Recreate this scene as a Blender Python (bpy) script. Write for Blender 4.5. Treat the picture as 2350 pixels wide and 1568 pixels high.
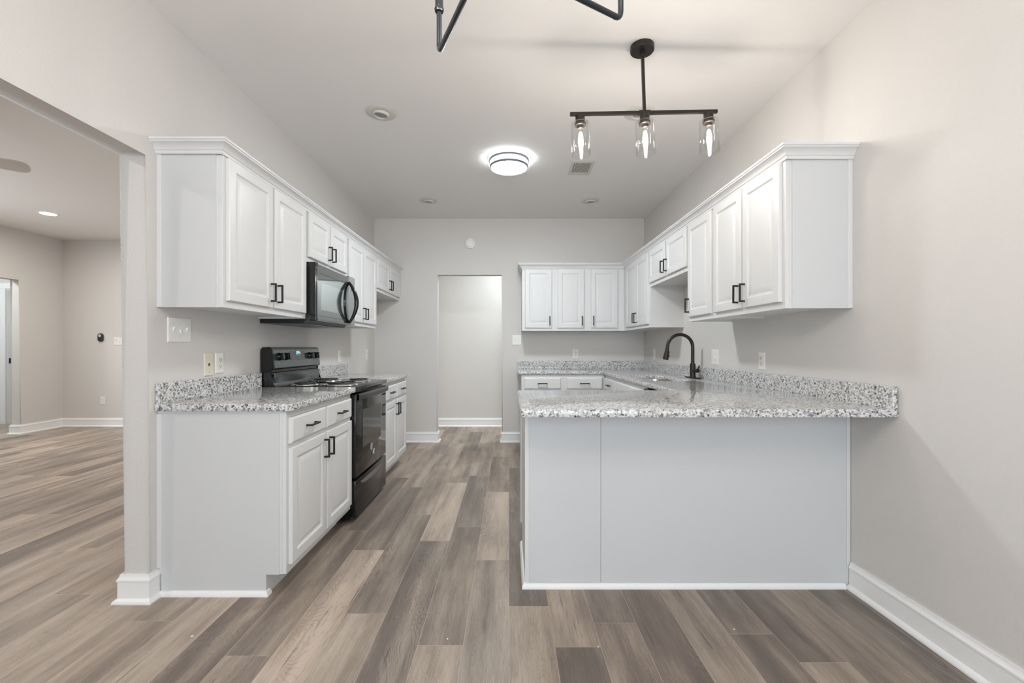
import bpy, bmesh, math, random
from mathutils import Vector, Matrix, geometry

# ------------------------------------------------------------------ reset
for o in list(bpy.data.objects):
    bpy.data.objects.remove(o, do_unlink=True)
scene = bpy.context.scene
COL = scene.collection
PI = math.pi
random.seed(7)

# ------------------------------------------------------------------ camera
FPX, W_PX, H_PX = 1030.0, 2350.0, 1568.0
VPX, VPY = 1168.0, 797.0
CAM_Z = 1.19
cam_data = bpy.data.cameras.new('camera')
cam = bpy.data.objects.new('camera', cam_data)
COL.objects.link(cam)
cam.location = (0.0, 0.0, CAM_Z)
cam.rotation_euler = (PI / 2, 0, 0)
cam_data.sensor_fit = 'HORIZONTAL'
cam_data.sensor_width = 36.0
cam_data.lens = FPX / W_PX * 36.0
cam_data.shift_x = (W_PX / 2 - VPX) / W_PX
cam_data.shift_y = (VPY - H_PX / 2) / W_PX
cam_data.clip_start = 0.02
scene.camera = cam

# ------------------------------------------------------------------ view, world, lights
scene.view_settings.view_transform = 'Standard'
scene.view_settings.look = 'None'
scene.view_settings.exposure = 0.60
scene.view_settings.gamma = 1.0
scene.view_settings.use_curve_mapping = False
scene.cycles.use_denoising = True
scene.cycles.max_bounces = 14
scene.cycles.diffuse_bounces = 7
scene.cycles.glossy_bounces = 5
scene.cycles.transparent_max_bounces = 24
scene.cycles.sample_clamp_indirect = 4.0

world = bpy.data.worlds.new('world')
scene.world = world
world.use_nodes = True
bg = world.node_tree.nodes['Background']
bg.inputs[0].default_value = (0.80, 0.90, 1.0, 1)
bg.inputs[1].default_value = 1.2

PENDANT_E, FLUSH_E, CHAND_E, CAN_E, HALL_E = 180.0, 108.0, 385.0, 255.0, 92.0


def window_light(name, loc, rot, sx, sy, watts, color):
    d = bpy.data.lights.new(name, 'AREA')
    d.shape = 'RECTANGLE'
    d.size, d.size_y = sx, sy
    d.energy = watts
    d.color = color
    o = bpy.data.objects.new(name, d)
    COL.objects.link(o)
    o.location = loc
    o.rotation_euler = rot
    return o


# daylight coming in through the unseen window behind the camera
window_light('unseen_window_daylight', (0.1, -2.22, 1.35), (PI / 2, 0, 0), 2.6, 1.9, 46, (0.80, 0.90, 1.0))
window_light('unseen_window_daylight', (-6.66, 3.6, 1.45), (PI / 2, 0, -PI / 2), 2.5, 1.7, 30, (0.92, 0.95, 1.0))  # added area light in an invented living room window

# ------------------------------------------------------------------ materials
MATS = {}


def new_mat(name):
    m = bpy.data.materials.new(name)
    m.use_nodes = True
    nt = m.node_tree
    return m, nt, nt.nodes['Principled BSDF']


def srgb(r, g, b):
    def f(c):
        c /= 255.0
        return c / 12.92 if c <= 0.04045 else ((c + 0.055) / 1.055) ** 2.4
    return (f(r), f(g), f(b), 1.0)


def simple(name, col, rough=0.5, metal=0.0, spec=0.5, noise=0.0, nscale=200.0, bump=0.0, coat=0.0):
    m, nt, b = new_mat(name)
    b.inputs['Base Color'].default_value = col
    b.inputs['Roughness'].default_value = rough
    b.inputs['Metallic'].default_value = metal
    b.inputs['Specular IOR Level'].default_value = spec
    if coat:
        b.inputs['Coat Weight'].default_value = coat
        b.inputs['Coat Roughness'].default_value = 0.05
    tc = nt.nodes.new('ShaderNodeTexCoord')
    n = nt.nodes.new('ShaderNodeTexNoise')
    n.inputs['Scale'].default_value = nscale
    n.inputs['Detail'].default_value = 3
    nt.links.new(tc.outputs['Object'], n.inputs['Vector'])
    if noise:
        mr = nt.nodes.new('ShaderNodeMapRange')
        mr.inputs['To Min'].default_value = 1 - noise
        mr.inputs['To Max'].default_value = 1 + noise
        nt.links.new(n.outputs['Fac'], mr.inputs['Value'])
        mx = nt.nodes.new('ShaderNodeMix')
        mx.data_type = 'RGBA'
        mx.blend_type = 'MULTIPLY'
        mx.inputs['Factor'].default_value = 1
        mx.inputs['A'].default_value = col
        nt.links.new(mr.outputs['Result'], mx.inputs['B'])
        nt.links.new(mx.outputs['Result'], b.inputs['Base Color'])
    if bump:
        bp = nt.nodes.new('ShaderNodeBump')
        bp.inputs['Strength'].default_value = bump
        bp.inputs['Distance'].default_value = 0.004
        nt.links.new(n.outputs['Fac'], bp.inputs['Height'])
        nt.links.new(bp.outputs['Normal'], b.inputs['Normal'])
    MATS[name] = m
    return m


def emit_mat(name, col, strength):
    m, nt, b = new_mat(name)
    b.inputs['Base Color'].default_value = (0.8, 0.8, 0.8, 1)
    b.inputs['Emission Color'].default_value = col
    b.inputs['Emission Strength'].default_value = strength
    MATS[name] = m
    return m


WALL = simple('wall_paint', (0.65, 0.63, 0.605, 1), 0.55, spec=0.25, noise=0.02, nscale=95, bump=0.32)
CEIL = simple('ceiling_paint', (0.80, 0.78, 0.757, 1), 0.7, spec=0.2, noise=0.02, nscale=120, bump=0.25)
WHITE = simple('white_cabinet_paint', (0.69, 0.69, 0.687, 1), 0.42, spec=0.4, noise=0.008, nscale=40, bump=0.01)
PANEL = simple('white_panel_paint', (0.62, 0.625, 0.628, 1), 0.35, spec=0.4, noise=0.01, nscale=30, bump=0.012)
TRIM = simple('white_trim_paint', (0.86, 0.86, 0.855, 1), 0.35, spec=0.4, noise=0.008, nscale=40)
HANDLE = simple('dark_bronze_handle', (0.022, 0.019, 0.017, 1), 0.42, metal=0.35, noise=0.1)
BRONZE = simple('oiled_bronze', (0.035, 0.028, 0.024, 1), 0.38, metal=0.55, noise=0.1)
CHMETAL = simple('chandelier_metal', (0.03, 0.034, 0.038, 1), 0.3, metal=0.6, noise=0.08)
BLACK = simple('black_enamel', (0.007, 0.007, 0.007, 1), 0.16, spec=0.4, noise=0.1, coat=0.1)
BLACKM = simple('black_matte_plastic', (0.012, 0.012, 0.012, 1), 0.35, noise=0.1)
SLATE = simple('slate_panel', (0.16, 0.18, 0.18, 1), 0.25, metal=0.8, noise=0.03)
MWGLASS = simple('mirror_black_front', (0.26, 0.285, 0.29, 1), 0.07, metal=0.92, noise=0.02)
MWWIN = simple('mirror_black_window', (0.36, 0.395, 0.40, 1), 0.10, metal=0.92, noise=0.02)
OVENGL = simple('oven_black_glass', (0.009, 0.009, 0.008, 1), 0.08, spec=0.38, noise=0.1, coat=0.0)
OVENWIN = simple('oven_window_glass', (0.025, 0.025, 0.023, 1), 0.08, spec=0.5, noise=0.1, coat=0.0)
CHROME = simple('chrome', (0.75, 0.75, 0.76, 1), 0.12, metal=1.0, noise=0.02)
STEEL = simple('brushed_steel', (0.62, 0.58, 0.55, 1), 0.25, metal=1.0, noise=0.05)
NICKEL = simple('brushed_nickel', (0.22, 0.235, 0.245, 1), 0.4, metal=0.6, noise=0.03)
COIL = simple('burner_coil_metal', (0.05, 0.05, 0.05, 1), 0.4, metal=0.6, noise=0.1)
PLATE = simple('white_plate_plastic', (0.80, 0.79, 0.76, 1), 0.35, noise=0.01)
IVORY = simple('ivory_plastic', (0.74, 0.69, 0.57, 1), 0.35, noise=0.01)
SLOT = simple('dark_slot', (0.06, 0.05, 0.04, 1), 0.6, noise=0.1)
OFFWHITE = simple('offwhite_can_trim', (0.60, 0.59, 0.54, 1), 0.5, noise=0.02)
LENS = simple('unlit_lamp_lens', (0.30, 0.28, 0.27, 1), 0.3, metal=0.3, noise=0.25, nscale=260)
FANBLADE = simple('fan_blade_taupe', (0.70, 0.67, 0.645, 1), 0.5, noise=0.03)
STICKER = simple('grey_sticker', (0.52, 0.52, 0.50, 1), 0.5, noise=0.05)
BRIGHT = simple('white_sticker', (0.80, 0.80, 0.78, 1), 0.5, noise=0.03)
VENTDARK = simple('vent_shadow_gap', (0.22, 0.21, 0.2, 1), 0.7, noise=0.1)
FILAMENT = emit_mat('warm_filament', (1.0, 0.905, 0.81, 1), PENDANT_E)
CHBULB = emit_mat('warm_candle_bulb', (1.0, 0.93, 0.865, 1), CHAND_E)
DIFFUSER = emit_mat('cool_diffuser', (0.90, 0.96, 1.0, 1), FLUSH_E)
SIDEGLOW = emit_mat('cool_side_diffuser', (0.90, 0.96, 1.0, 1), 6.0)
HALLGLOW = emit_mat('hall_diffuser', (0.86, 0.95, 1.0, 1), HALL_E)
CANGLOW = emit_mat('can_glow', (1.0, 0.95, 0.88, 1), CAN_E)
BLUELED = emit_mat('blue_led', (0.06, 0.40, 1.0, 1), 1.3)
REDLED = emit_mat('red_led', (1.0, 0.22, 0.12, 1), 0.45)


def glass_mat():
    m = bpy.data.materials.new('clear_glass')
    m.use_nodes = True
    nt = m.node_tree
    nt.nodes.clear()
    out = nt.nodes.new('ShaderNodeOutputMaterial')
    mix = nt.nodes.new('ShaderNodeMixShader')
    tr = nt.nodes.new('ShaderNodeBsdfTransparent')
    tr.inputs[0].default_value = (0.97, 0.975, 0.975, 1)
    gl = nt.nodes.new('ShaderNodeBsdfGlossy')
    gl.inputs['Roughness'].default_value = 0.03
    lw = nt.nodes.new('ShaderNodeLayerWeight')
    lw.inputs['Blend'].default_value = 0.5
    pw = nt.nodes.new('ShaderNodeMath')
    pw.operation = 'POWER'
    pw.inputs[1].default_value = 4.0
    nt.links.new(lw.outputs['Facing'], pw.inputs[0])
    mad = nt.nodes.new('ShaderNodeMath')
    mad.operation = 'MULTIPLY_ADD'
    mad.inputs[1].default_value = 0.8
    mad.inputs[2].default_value = 0.03
    nt.links.new(pw.outputs[0], mad.inputs[0])
    nt.links.new(mad.outputs[0], mix.inputs[0])
    nt.links.new(tr.outputs[0], mix.inputs[1])
    nt.links.new(gl.outputs[0], mix.inputs[2])
    nt.links.new(mix.outputs[0], out.inputs[0])
    return m


GLASS = glass_mat()


def granite_mat():
    m, nt, b = new_mat('speckled_granite')
    L = nt.links.new
    tc = nt.nodes.new('ShaderNodeTexCoord')
    nz = nt.nodes.new('ShaderNodeTexNoise')
    nz.inputs['Scale'].default_value = 90
    nz.inputs['Detail'].default_value = 2
    L(tc.outputs['Object'], nz.inputs['Vector'])
    wob = nt.nodes.new('ShaderNodeVectorMath')
    wob.operation = 'SCALE'
    wob.inputs['Scale'].default_value = 0.010
    L(nz.outputs['Color'], wob.inputs[0])
    add = nt.nodes.new('ShaderNodeVectorMath')
    add.operation = 'ADD'
    L(tc.outputs['Object'], add.inputs[0])
    L(wob.outputs[0], add.inputs[1])

    def vor(scale):
        v = nt.nodes.new('ShaderNodeTexVoronoi')
        v.inputs['Scale'].default_value = scale
        L(add.outputs[0], v.inputs['Vector'])
        s = nt.nodes.new('ShaderNodeSeparateColor')
        L(v.outputs['Color'], s.inputs[0])
        return s

    def ramp(stops):
        r = nt.nodes.new('ShaderNodeValToRGB')
        r.color_ramp.interpolation = 'CONSTANT'
        e = r.color_ramp.elements
        while len(e) > 1:
            e.remove(e[-1])
        e[0].position = stops[0][0]
        e[0].color = stops[0][1]
        for p, c in stops[1:]:
            x = e.new(p)
            x.color = c
        return r
    v1 = vor(120)
    r1 = ramp([(0, (0.018, 0.02, 0.024, 1)), (0.12, (0.10, 0.103, 0.11, 1)), (0.20, (0.32, 0.318, 0.315, 1)),
               (0.42, (0.62, 0.615, 0.605, 1)), (0.70, (0.74, 0.735, 0.725, 1))])
    L(v1.outputs['Red'], r1.inputs['Fac'])
    v2 = vor(210)
    r2 = ramp([(0, (0.05, 0.052, 0.058, 1)), (0.12, (0.26, 0.26, 0.265, 1)), (0.34, (0.62, 0.615, 0.605, 1)), (0.7, (0.75, 0.745, 0.735, 1))])
    L(v2.outputs['Green'], r2.inputs['Fac'])
    mx = nt.nodes.new('ShaderNodeMix')
    mx.data_type = 'RGBA'
    mx.inputs['Factor'].default_value = 0.34
    L(r1.outputs[0], mx.inputs['A'])
    L(r2.outputs[0], mx.inputs['B'])
    L(mx.outputs['Result'], b.inputs['Base Color'])
    b.inputs['Roughness'].default_value = 0.07
    b.inputs['Specular IOR Level'].default_value = 0.55
    return m


GRANITE = granite_mat()


def floor_mat():
    m, nt, b = new_mat('vinyl_plank_floor')
    L = nt.links.new
    uv = nt.nodes.new('ShaderNodeUVMap')
    uv.uv_map = 'plank'
    at = nt.nodes.new('ShaderNodeAttribute')
    at.attribute_name = 'tone'
    sp = nt.nodes.new('ShaderNodeSeparateColor')
    L(at.outputs['Color'], sp.inputs[0])
    su = nt.nodes.new('ShaderNodeSeparateXYZ')
    L(uv.outputs[0], su.inputs[0])

    def math_(op, a, bb=None, cc=None, clamp=False):
        n = nt.nodes.new('ShaderNodeMath')
        n.operation = op
        n.use_clamp = clamp
        for i, v in enumerate((a, bb, cc)):
            if v is None:
                continue
            if isinstance(v, (int, float)):
                n.inputs[i].default_value = v
            else:
                L(v, n.inputs[i])
        return n.outputs[0]

    def vec(sx, sy, off):
        c = nt.nodes.new('ShaderNodeCombineXYZ')
        L(math_('MULTIPLY', su.outputs[0], sx), c.inputs[0])
        L(math_('MULTIPLY', su.outputs[1], sy), c.inputs[1])
        L(math_('ADD', math_('MULTIPLY', sp.outputs['Green'], 97.0), off), c.inputs[2])
        return c.outputs[0]

    def noise(sx, sy, off, detail=2.0, dist=0.0, rough=0.5):
        n = nt.nodes.new('ShaderNodeTexNoise')
        n.inputs['Scale'].default_value = 1.0
        n.inputs['Detail'].default_value = detail
        n.inputs['Roughness'].default_value = rough
        n.inputs['Distortion'].default_value = dist
        L(vec(sx, sy, off), n.inputs['Vector'])
        return n.outputs['Fac']
    broad = noise(11.0, 0.9, 0.0, 2.0)          # light and dark streaks within a plank
    patch = noise(9.0, 3.2, 5.0, 2.0)           # stain patches
    grain = noise(190.0, 9.0, 11.0, 4.0, 0.6, 0.65)
    fine = noise(420.0, 40.0, 17.0, 2.0)
    # cathedral grain: bands of a stretched noise
    base = noise(9.0, 1.5, 23.0, 1.0, 0.6)
    rings = math_('ABSOLUTE', math_('SINE', math_('MULTIPLY', base, 150.0)))
    rings = math_('POWER', math_('SUBTRACT', 1.0, rings), 3.0)
    ringmask = noise(5.0, 1.1, 31.0, 1.0)
    ringmask = math_('MULTIPLY', math_('SUBTRACT', ringmask, 0.45), 4.0, clamp=True)
    # cracks: dark thin streaks
    crack = noise(55.0, 2.6, 41.0, 3.0, 0.4)
    crack = math_('MULTIPLY', math_('SUBTRACT', crack, 0.66), 9.0, clamp=True)
    t = math_('ADD', math_('MULTIPLY_ADD', sp.outputs['Red'], 0.86, 0.08), math_('MULTIPLY', math_('SUBTRACT', broad, 0.5), 1.2))
    t = math_('ADD', t, math_('MULTIPLY', math_('SUBTRACT', patch, 0.5), 0.50))
    t = math_('ADD', t, math_('MULTIPLY', math_('SUBTRACT', grain, 0.5), 0.62))
    t = math_('ADD', t, math_('MULTIPLY', math_('SUBTRACT', fine, 0.5), 0.22))
    t = math_('SUBTRACT', t, math_('MULTIPLY', math_('MULTIPLY', rings, ringmask), 0.30))
    t = math_('SUBTRACT', t, math_('MULTIPLY', crack, 0.55))
    r = nt.nodes.new('ShaderNodeValToRGB')
    e = r.color_ramp.elements
    e[0].position = 0.0
    e[0].color = (0.135, 0.108, 0.090, 1)
    e[1].position = 1.0
    e[1].color = (0.53, 0.435, 0.352, 1)
    for p, c in ((0.3, (0.205, 0.164, 0.136, 1)), (0.55, (0.315, 0.252, 0.203, 1)), (0.78, (0.42, 0.342, 0.276, 1))):
        x = e.new(p)
        x.color = c
    L(t, r.inputs['Fac'])
    # grey tint on some planks
    mg = nt.nodes.new('ShaderNodeMix')
    mg.data_type = 'RGBA'
    mg.blend_type = 'MULTIPLY'
    L(math_('MULTIPLY', sp.outputs['Blue'], patch), mg.inputs['Factor'])
    L(r.outputs[0], mg.inputs['A'])
    mg.inputs['B'].default_value = (0.84, 0.93, 1.0, 1)
    # seam: bevel highlight painted as a pale line at the plank edges
    du = math_('MINIMUM', su.outputs[0], math_('SUBTRACT', PW, su.outputs[0]))
    dv = math_('MINIMUM', su.outputs[1], math_('SUBTRACT', PL, su.outputs[1]))
    dd = math_('MINIMUM', du, dv)
    seam_glint = math_('SUBTRACT', 1.0, math_('MULTIPLY', math_('SUBTRACT', dd, 0.0006), 1400.0, clamp=True))
    seam_glint = math_('MULTIPLY', seam_glint, 0.9)
    ms = nt.nodes.new('ShaderNodeMix')
    ms.data_type = 'RGBA'
    L(seam_glint, ms.inputs['Factor'])
    L(mg.outputs['Result'], ms.inputs['A'])
    ms.inputs['B'].default_value = (0.46, 0.37, 0.29, 1)
    L(ms.outputs['Result'], b.inputs['Base Color'])
    b.inputs['Roughness'].default_value = 0.42
    b.inputs['Specular IOR Level'].default_value = 0.35
    bp = nt.nodes.new('ShaderNodeBump')
    bp.inputs['Strength'].default_value = 0.12
    bp.inputs['Distance'].default_value = 0.002
    L(grain, bp.inputs['Height'])
    L(bp.outputs['Normal'], b.inputs['Normal'])
    return m


PW, PL = 0.1825, 1.18
FLOOR = floor_mat()

# ------------------------------------------------------------------ mesh helpers


def obj(name, bm, mat, parent=None, smooth=None, matrix=None):
    """Link a bmesh as one mesh object."""
    bmesh.ops.recalc_face_normals(bm, faces=bm.faces)
    if matrix is not None:
        bm.transform(matrix)
    me = bpy.data.meshes.new(name)
    bm.to_mesh(me)
    bm.free()
    me.materials.append(mat)
    if smooth:
        for p in me.polygons:
            p.use_smooth = True
        me.set_sharp_from_angle(angle=math.radians(smooth))
    o = bpy.data.objects.new(name, me)
    COL.objects.link(o)
    if parent:
        o.parent = parent
    return o


def tag(o, label, cat, group=None):
    o['label'] = label
    o['category'] = cat
    if group:
        o['group'] = group
    return o


def thing(name, label, cat, loc=(0, 0, 0), rotz=0.0, group=None):
    o = bpy.data.objects.new(name, None)
    o.empty_display_size = 0.1
    COL.objects.link(o)
    o.location = loc
    o.rotation_euler = (0, 0, rotz)
    return tag(o, label, cat, group)


def struct(name, bm, mat, smooth=None):
    o = obj(name, bm, mat, None, smooth)
    o['kind'] = 'structure'
    return o


def copy_tree(o, parent=None):
    c = o.copy()
    COL.objects.link(c)
    c.parent = parent
    for ch in list(o.children):
        copy_tree(ch, c)
    return c


def box(bm, x0, x1, y0, y1, z0, z1, bev=0.0, seg=2):
    vs = [bm.verts.new((x, y, z)) for x in (x0, x1) for y in (y0, y1) for z in (z0, z1)]
    fs = []
    for q in ((0, 1, 3, 2), (4, 6, 7, 5), (0, 4, 5, 1), (2, 3, 7, 6), (0, 2, 6, 4), (1, 5, 7, 3)):
        fs.append(bm.faces.new([vs[i] for i in q]))
    if bev > 0:
        es = list({e for f in fs for e in f.edges})
        bmesh.ops.bevel(bm, geom=es, offset=bev, segments=seg, affect='EDGES', profile=0.5)
    return bm


def boxes(*bs):
    bm = bmesh.new()
    for b in bs:
        box(bm, *b)
    return bm


def lathe(bm, prof, seg=32, cx=0.0, cy=0.0, mat=None, caps=True):
    rings = []
    M = mat or Matrix.Identity(4)
    for r, z in prof:
        if r < 1e-6:
            rings.append([bm.verts.new(M @ Vector((cx, cy, z)))])
        else:
            rings.append([bm.verts.new(M @ Vector((cx + r * math.cos(2 * PI * i / seg), cy + r * math.sin(2 * PI * i / seg), z))) for i in range(seg)])
    for a, b in zip(rings, rings[1:]):
        for i in range(seg):
            j = (i + 1) % seg
            if len(a) == 1 and len(b) == 1:
                continue
            if len(a) == 1:
                bm.faces.new((a[0], b[i], b[j]))
            elif len(b) == 1:
                bm.faces.new((a[i], a[j], b[0]))
            else:
                bm.faces.new((a[i], a[j], b[j], b[i]))
    if caps:
        for r in (rings[0], rings[-1]):
            if len(r) > 1:
                bm.faces.new(r)
    return bm


def fillet(pts, r, n=6):
    """Round the inner corners of a 3D polyline."""
    pts = [Vector(p) for p in pts]
    out = [pts[0]]
    for i in range(1, len(pts) - 1):
        a, b, c = pts[i - 1], pts[i], pts[i + 1]
        u, v = (a - b).normalized(), (c - b).normalized()
        ang = u.angle(v)
        if ang > PI - 0.02:
            out.append(b)
            continue
        d = min(r / math.tan(ang / 2), (a - b).length * 0.49, (c - b).length * 0.49)
        p, q = b + u * d, b + v * d
        for k in range(n + 1):
            t = k / n
            out.append((1 - t) ** 2 * p + 2 * t * (1 - t) * b + t ** 2 * q)
    out.append(pts[-1])
    return out


def tube(bm, pts, r, seg=12, caps=True):
    pts = [Vector(p) for p in pts]
    rr = r if isinstance(r, (list, tuple)) else [r] * len(pts)
    t0 = (pts[1] - pts[0]).normalized()
    n = t0.orthogonal().normalized()
    rings = []
    for i, p in enumerate(pts):
        a = pts[max(i - 1, 0)]
        c = pts[min(i + 1, len(pts) - 1)]
        t = (c - a).normalized()
        n = (n - t * n.dot(t)).normalized()
        bnm = t.cross(n)
        rings.append([bm.verts.new(p + (n * math.cos(2 * PI * k / seg) + bnm * math.sin(2 * PI * k / seg)) * rr[i]) for k in range(seg)])
    for a, b in zip(rings, rings[1:]):
        for k in range(seg):
            j = (k + 1) % seg
            bm.faces.new((a[k], a[j], b[j], b[k]))
    if caps:
        bm.faces.new(rings[0])
        bm.faces.new(rings[-1])
    return bm


def sweep(bm, path, prof):
    """Sweep a profile [(outward offset, z)] along a 2D path; outward is the left normal. Mitred corners."""
    P = [Vector(p) for p in path]
    n = len(P)
    rings = []
    for i in range(n):
        d0 = (P[i] - P[i - 1]).normalized() if i > 0 else None
        d1 = (P[i + 1] - P[i]).normalized() if i < n - 1 else None
        n0 = Vector((-d0.y, d0.x)) if d0 else None
        n1 = Vector((-d1.y, d1.x)) if d1 else None
        if n0 is None:
            m = n1
        elif n1 is None:
            m = n0
        else:
            m = (n0 + n1)
            m = m / max(m.length_squared / 2, 0.2)
        rings.append([bm.verts.new((P[i].x + m.x * o, P[i].y + m.y * o, z)) for o, z in prof])
    k = len(prof)
    for a, b in zip(rings, rings[1:]):
        for j in range(k):
            jj = (j + 1) % k
            bm.faces.new((a[j], a[jj], b[jj], b[j]))
    bm.faces.new(rings[0])
    bm.faces.new(rings[-1])
    return bm


def offset_poly(poly, d):
    """Inset a CCW polygon by d (negative grows it)."""
    n = len(poly)
    out = []
    for i in range(n):
        a, b, c = Vector(poly[i - 1]), Vector(poly[i]), Vector(poly[(i + 1) % n])
        d0, d1 = (b - a).normalized(), (c - b).normalized()
        n0, n1 = Vector((-d0.y, d0.x)), Vector((-d1.y, d1.x))
        m = n0 + n1
        m = m / (m.length_squared / 2)
        out.append((b.x + m.x * d, b.y + m.y * d))
    return out


def slab(bm, outer, holes, z0, z1, r):
    """Flat slab with eased edges and optional holes (outer CCW, holes CCW too)."""
    steps = [(r, z1), (r * 0.35, z1 - r * 0.2), (0.0, z1 - r), (0.0, z0 + r), (r * 0.35, z0 + r * 0.2), (r, z0)]
    loops_top, loops_bot = [], []
    for poly, sign in [(outer, 1)] + [(h, -1) for h in holes]:
        rings = []
        for ins, z in steps:
            p = offset_poly(poly, ins * sign)
            rings.append([bm.verts.new((x, y, z)) for x, y in p])
        for a, b in zip(rings, rings[1:]):
            for i in range(len(a)):
                j = (i + 1) % len(a)
                bm.faces.new((a[i], a[j], b[j], b[i]))
        loops_top.append(rings[0])
        loops_bot.append(rings[-1])
    for loops in (loops_top, loops_bot):
        flat = [v for l in loops for v in l]
        for tri in geometry.tessellate_polygon([[v.co for v in l] for l in loops]):
            try:
                bm.faces.new([flat[i] for i in tri])
            except ValueError:
                pass
    return bm


def rounded(poly, radii, n=6):
    """Round polygon corners (radii dict index->radius)."""
    out = []
    N = len(poly)
    for i in range(N):
        r = radii.get(i, 0) if isinstance(radii, dict) else radii
        b = Vector(poly[i])
        if r <= 0:
            out.append(tuple(b))
            continue
        u = (Vector(poly[i - 1]) - b).normalized()
        v = (Vector(poly[(i + 1) % N]) - b).normalized()
        p, q = b + u * r, b + v * r
        c = b + (u + v) * r
        a0 = math.atan2(p.y - c.y, p.x - c.x)
        a1 = math.atan2(q.y - c.y, q.x - c.x)
        da = (a1 - a0 + PI) % (2 * PI) - PI
        for k in range(n + 1):
            a = a0 + da * k / n
            out.append((c.x + r * math.cos(a), c.y + r * math.sin(a)))
    return out


def prism(bm, poly3, vec):
    """Extrude a planar polygon of 3D points along vec."""
    vec = Vector(vec)
    a = [bm.verts.new(p) for p in poly3]
    b = [bm.verts.new(Vector(p) + vec) for p in poly3]
    bm.faces.new(a)
    bm.faces.new(b)
    n = len(a)
    for i in range(n):
        j = (i + 1) % n
        bm.faces.new((a[i], a[j], b[j], b[i]))
    return bm


# ------------------------------------------------------------------ dimensions
XL, XR = -1.685, 1.69          # kitchen side walls
YB = 5.62                      # kitchen back wall
YF = 6.73                      # far wall of living room and hallway
ZC = 2.80
YD = -2.30                     # wall behind the camera
TH = 0.12
XLV = -6.69                    # left wall of living room

# ------------------------------------------------------------------ setting
def wall_poly(name, pts, vec, round_idx=(), r=0.016):
    """Wall slab from a polygon; the corners running between the listed polygon points get a bullnose."""
    bm = bmesh.new()
    vec = Vector(vec)
    n = len(pts)
    a = [bm.verts.new(p) for p in pts]
    b = [bm.verts.new(Vector(p) + vec) for p in pts]
    bm.faces.new(a)
    bm.faces.new(b)
    for i in range(n):
        j = (i + 1) % n
        bm.faces.new((a[i], a[j], b[j], b[i]))
    if round_idx:
        es = []
        for i, j in zip(round_idx, round_idx[1:]):
            for s in (a, b):
                e = bm.edges.get((s[i], s[j]))
                if e:
                    es.append(e)
        bmesh.ops.bevel(bm, geom=es, offset=r, segments=4, affect='EDGES', profile=0.5)
    return struct(name, bm, WALL, smooth=40)


def yz(x, *p):
    return [(x, y, z) for y, z in p]


def xz(y, *p):
    return [(x, y, z) for x, z in p]


YO0, YO1, ZO = -0.55, 2.098, 2.10
wall_poly('wall_left', yz(XL, (YD, 0), (YO0, 0), (YO0, ZO), (YO1, ZO), (YO1, 0), (YB + TH, 0), (YB + TH, ZC), (YD, ZC)), (-TH, 0, 0), (1, 2, 3, 4), 0.018)
wall_poly('wall_right', yz(XR, (YD, 0), (YF, 0), (YF, ZC), (YD, ZC)), (TH, 0, 0))
DX0, DX1, DZ = -0.90, -0.085, 2.105
wall_poly('wall_back', xz(YB, (XL, 0), (DX0, 0), (DX0, DZ), (DX1, DZ), (DX1, 0), (XR, 0), (XR, ZC), (XL, ZC)), (0, TH, 0), (1, 2, 3, 4), 0.008)
wall_poly('wall_far', xz(YF, (XLV - TH, 0), (XR + TH, 0), (XR + TH, ZC), (XLV - TH, ZC)), (0, TH, 0))
LO0, LO1, LOZ = 5.15, 6.14, 2.125
WY0, WY1 = 2.3, 4.9
wall_poly('wall_living_left', yz(XLV, (WY1, 0), (LO0, 0), (LO0, LOZ), (LO1, LOZ), (LO1, 0), (YF, 0), (YF, ZC), (WY1, ZC)), (-TH, 0, 0), (1, 2, 3, 4), 0.016)
struct('wall_living_added_window', boxes((XLV - TH, XLV, YD, WY0, 0, ZC), (XLV - TH, XLV, WY0, WY1, 0, 0.6), (XLV - TH, XLV, WY0, WY1, 2.3, ZC)), WALL)  # window opening added here to bring in daylight
# small hall and room beyond the living room opening
HD = 6.93
wall_poly('wall_side_hall', xz(HD, (-9.3, 0), (-7.76, 0), (-7.76, 2.09), (-6.96, 2.09), (-6.96, 0), (XLV - TH, 0), (XLV - TH, ZC), (-9.3, ZC)), (0, TH, 0))
wall_poly('wall_side_hall_end', yz(-9.3, (4.9, 0), (HD, 0), (HD, ZC), (4.9, ZC)), (-TH, 0, 0))
wall_poly('wall_side_hall_near', xz(4.9, (-9.42, 0), (XLV - TH, 0), (XLV - TH, ZC), (-9.42, ZC)), (0, -TH, 0))
wall_poly('wall_bedroom_back', xz(8.62, (-11.2, 0), (XLV - TH, 0), (XLV - TH, ZC), (-11.2, ZC)), (0, TH, 0))
wall_poly('wall_bedroom_left', yz(-11.2, (HD, 0), (8.62, 0), (8.62, ZC), (HD, ZC)), (-TH, 0, 0))
wall_poly('wall_bedroom_right', yz(XLV - TH, (HD + TH, 0), (8.62, 0), (8.62, ZC), (HD + TH, ZC)), (TH, 0, 0))
wall_poly('wall_bedroom_front', xz(HD, (-11.2, 0), (-9.42, 0), (-9.42, ZC), (-11.2, ZC)), (0, TH, 0))
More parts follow.
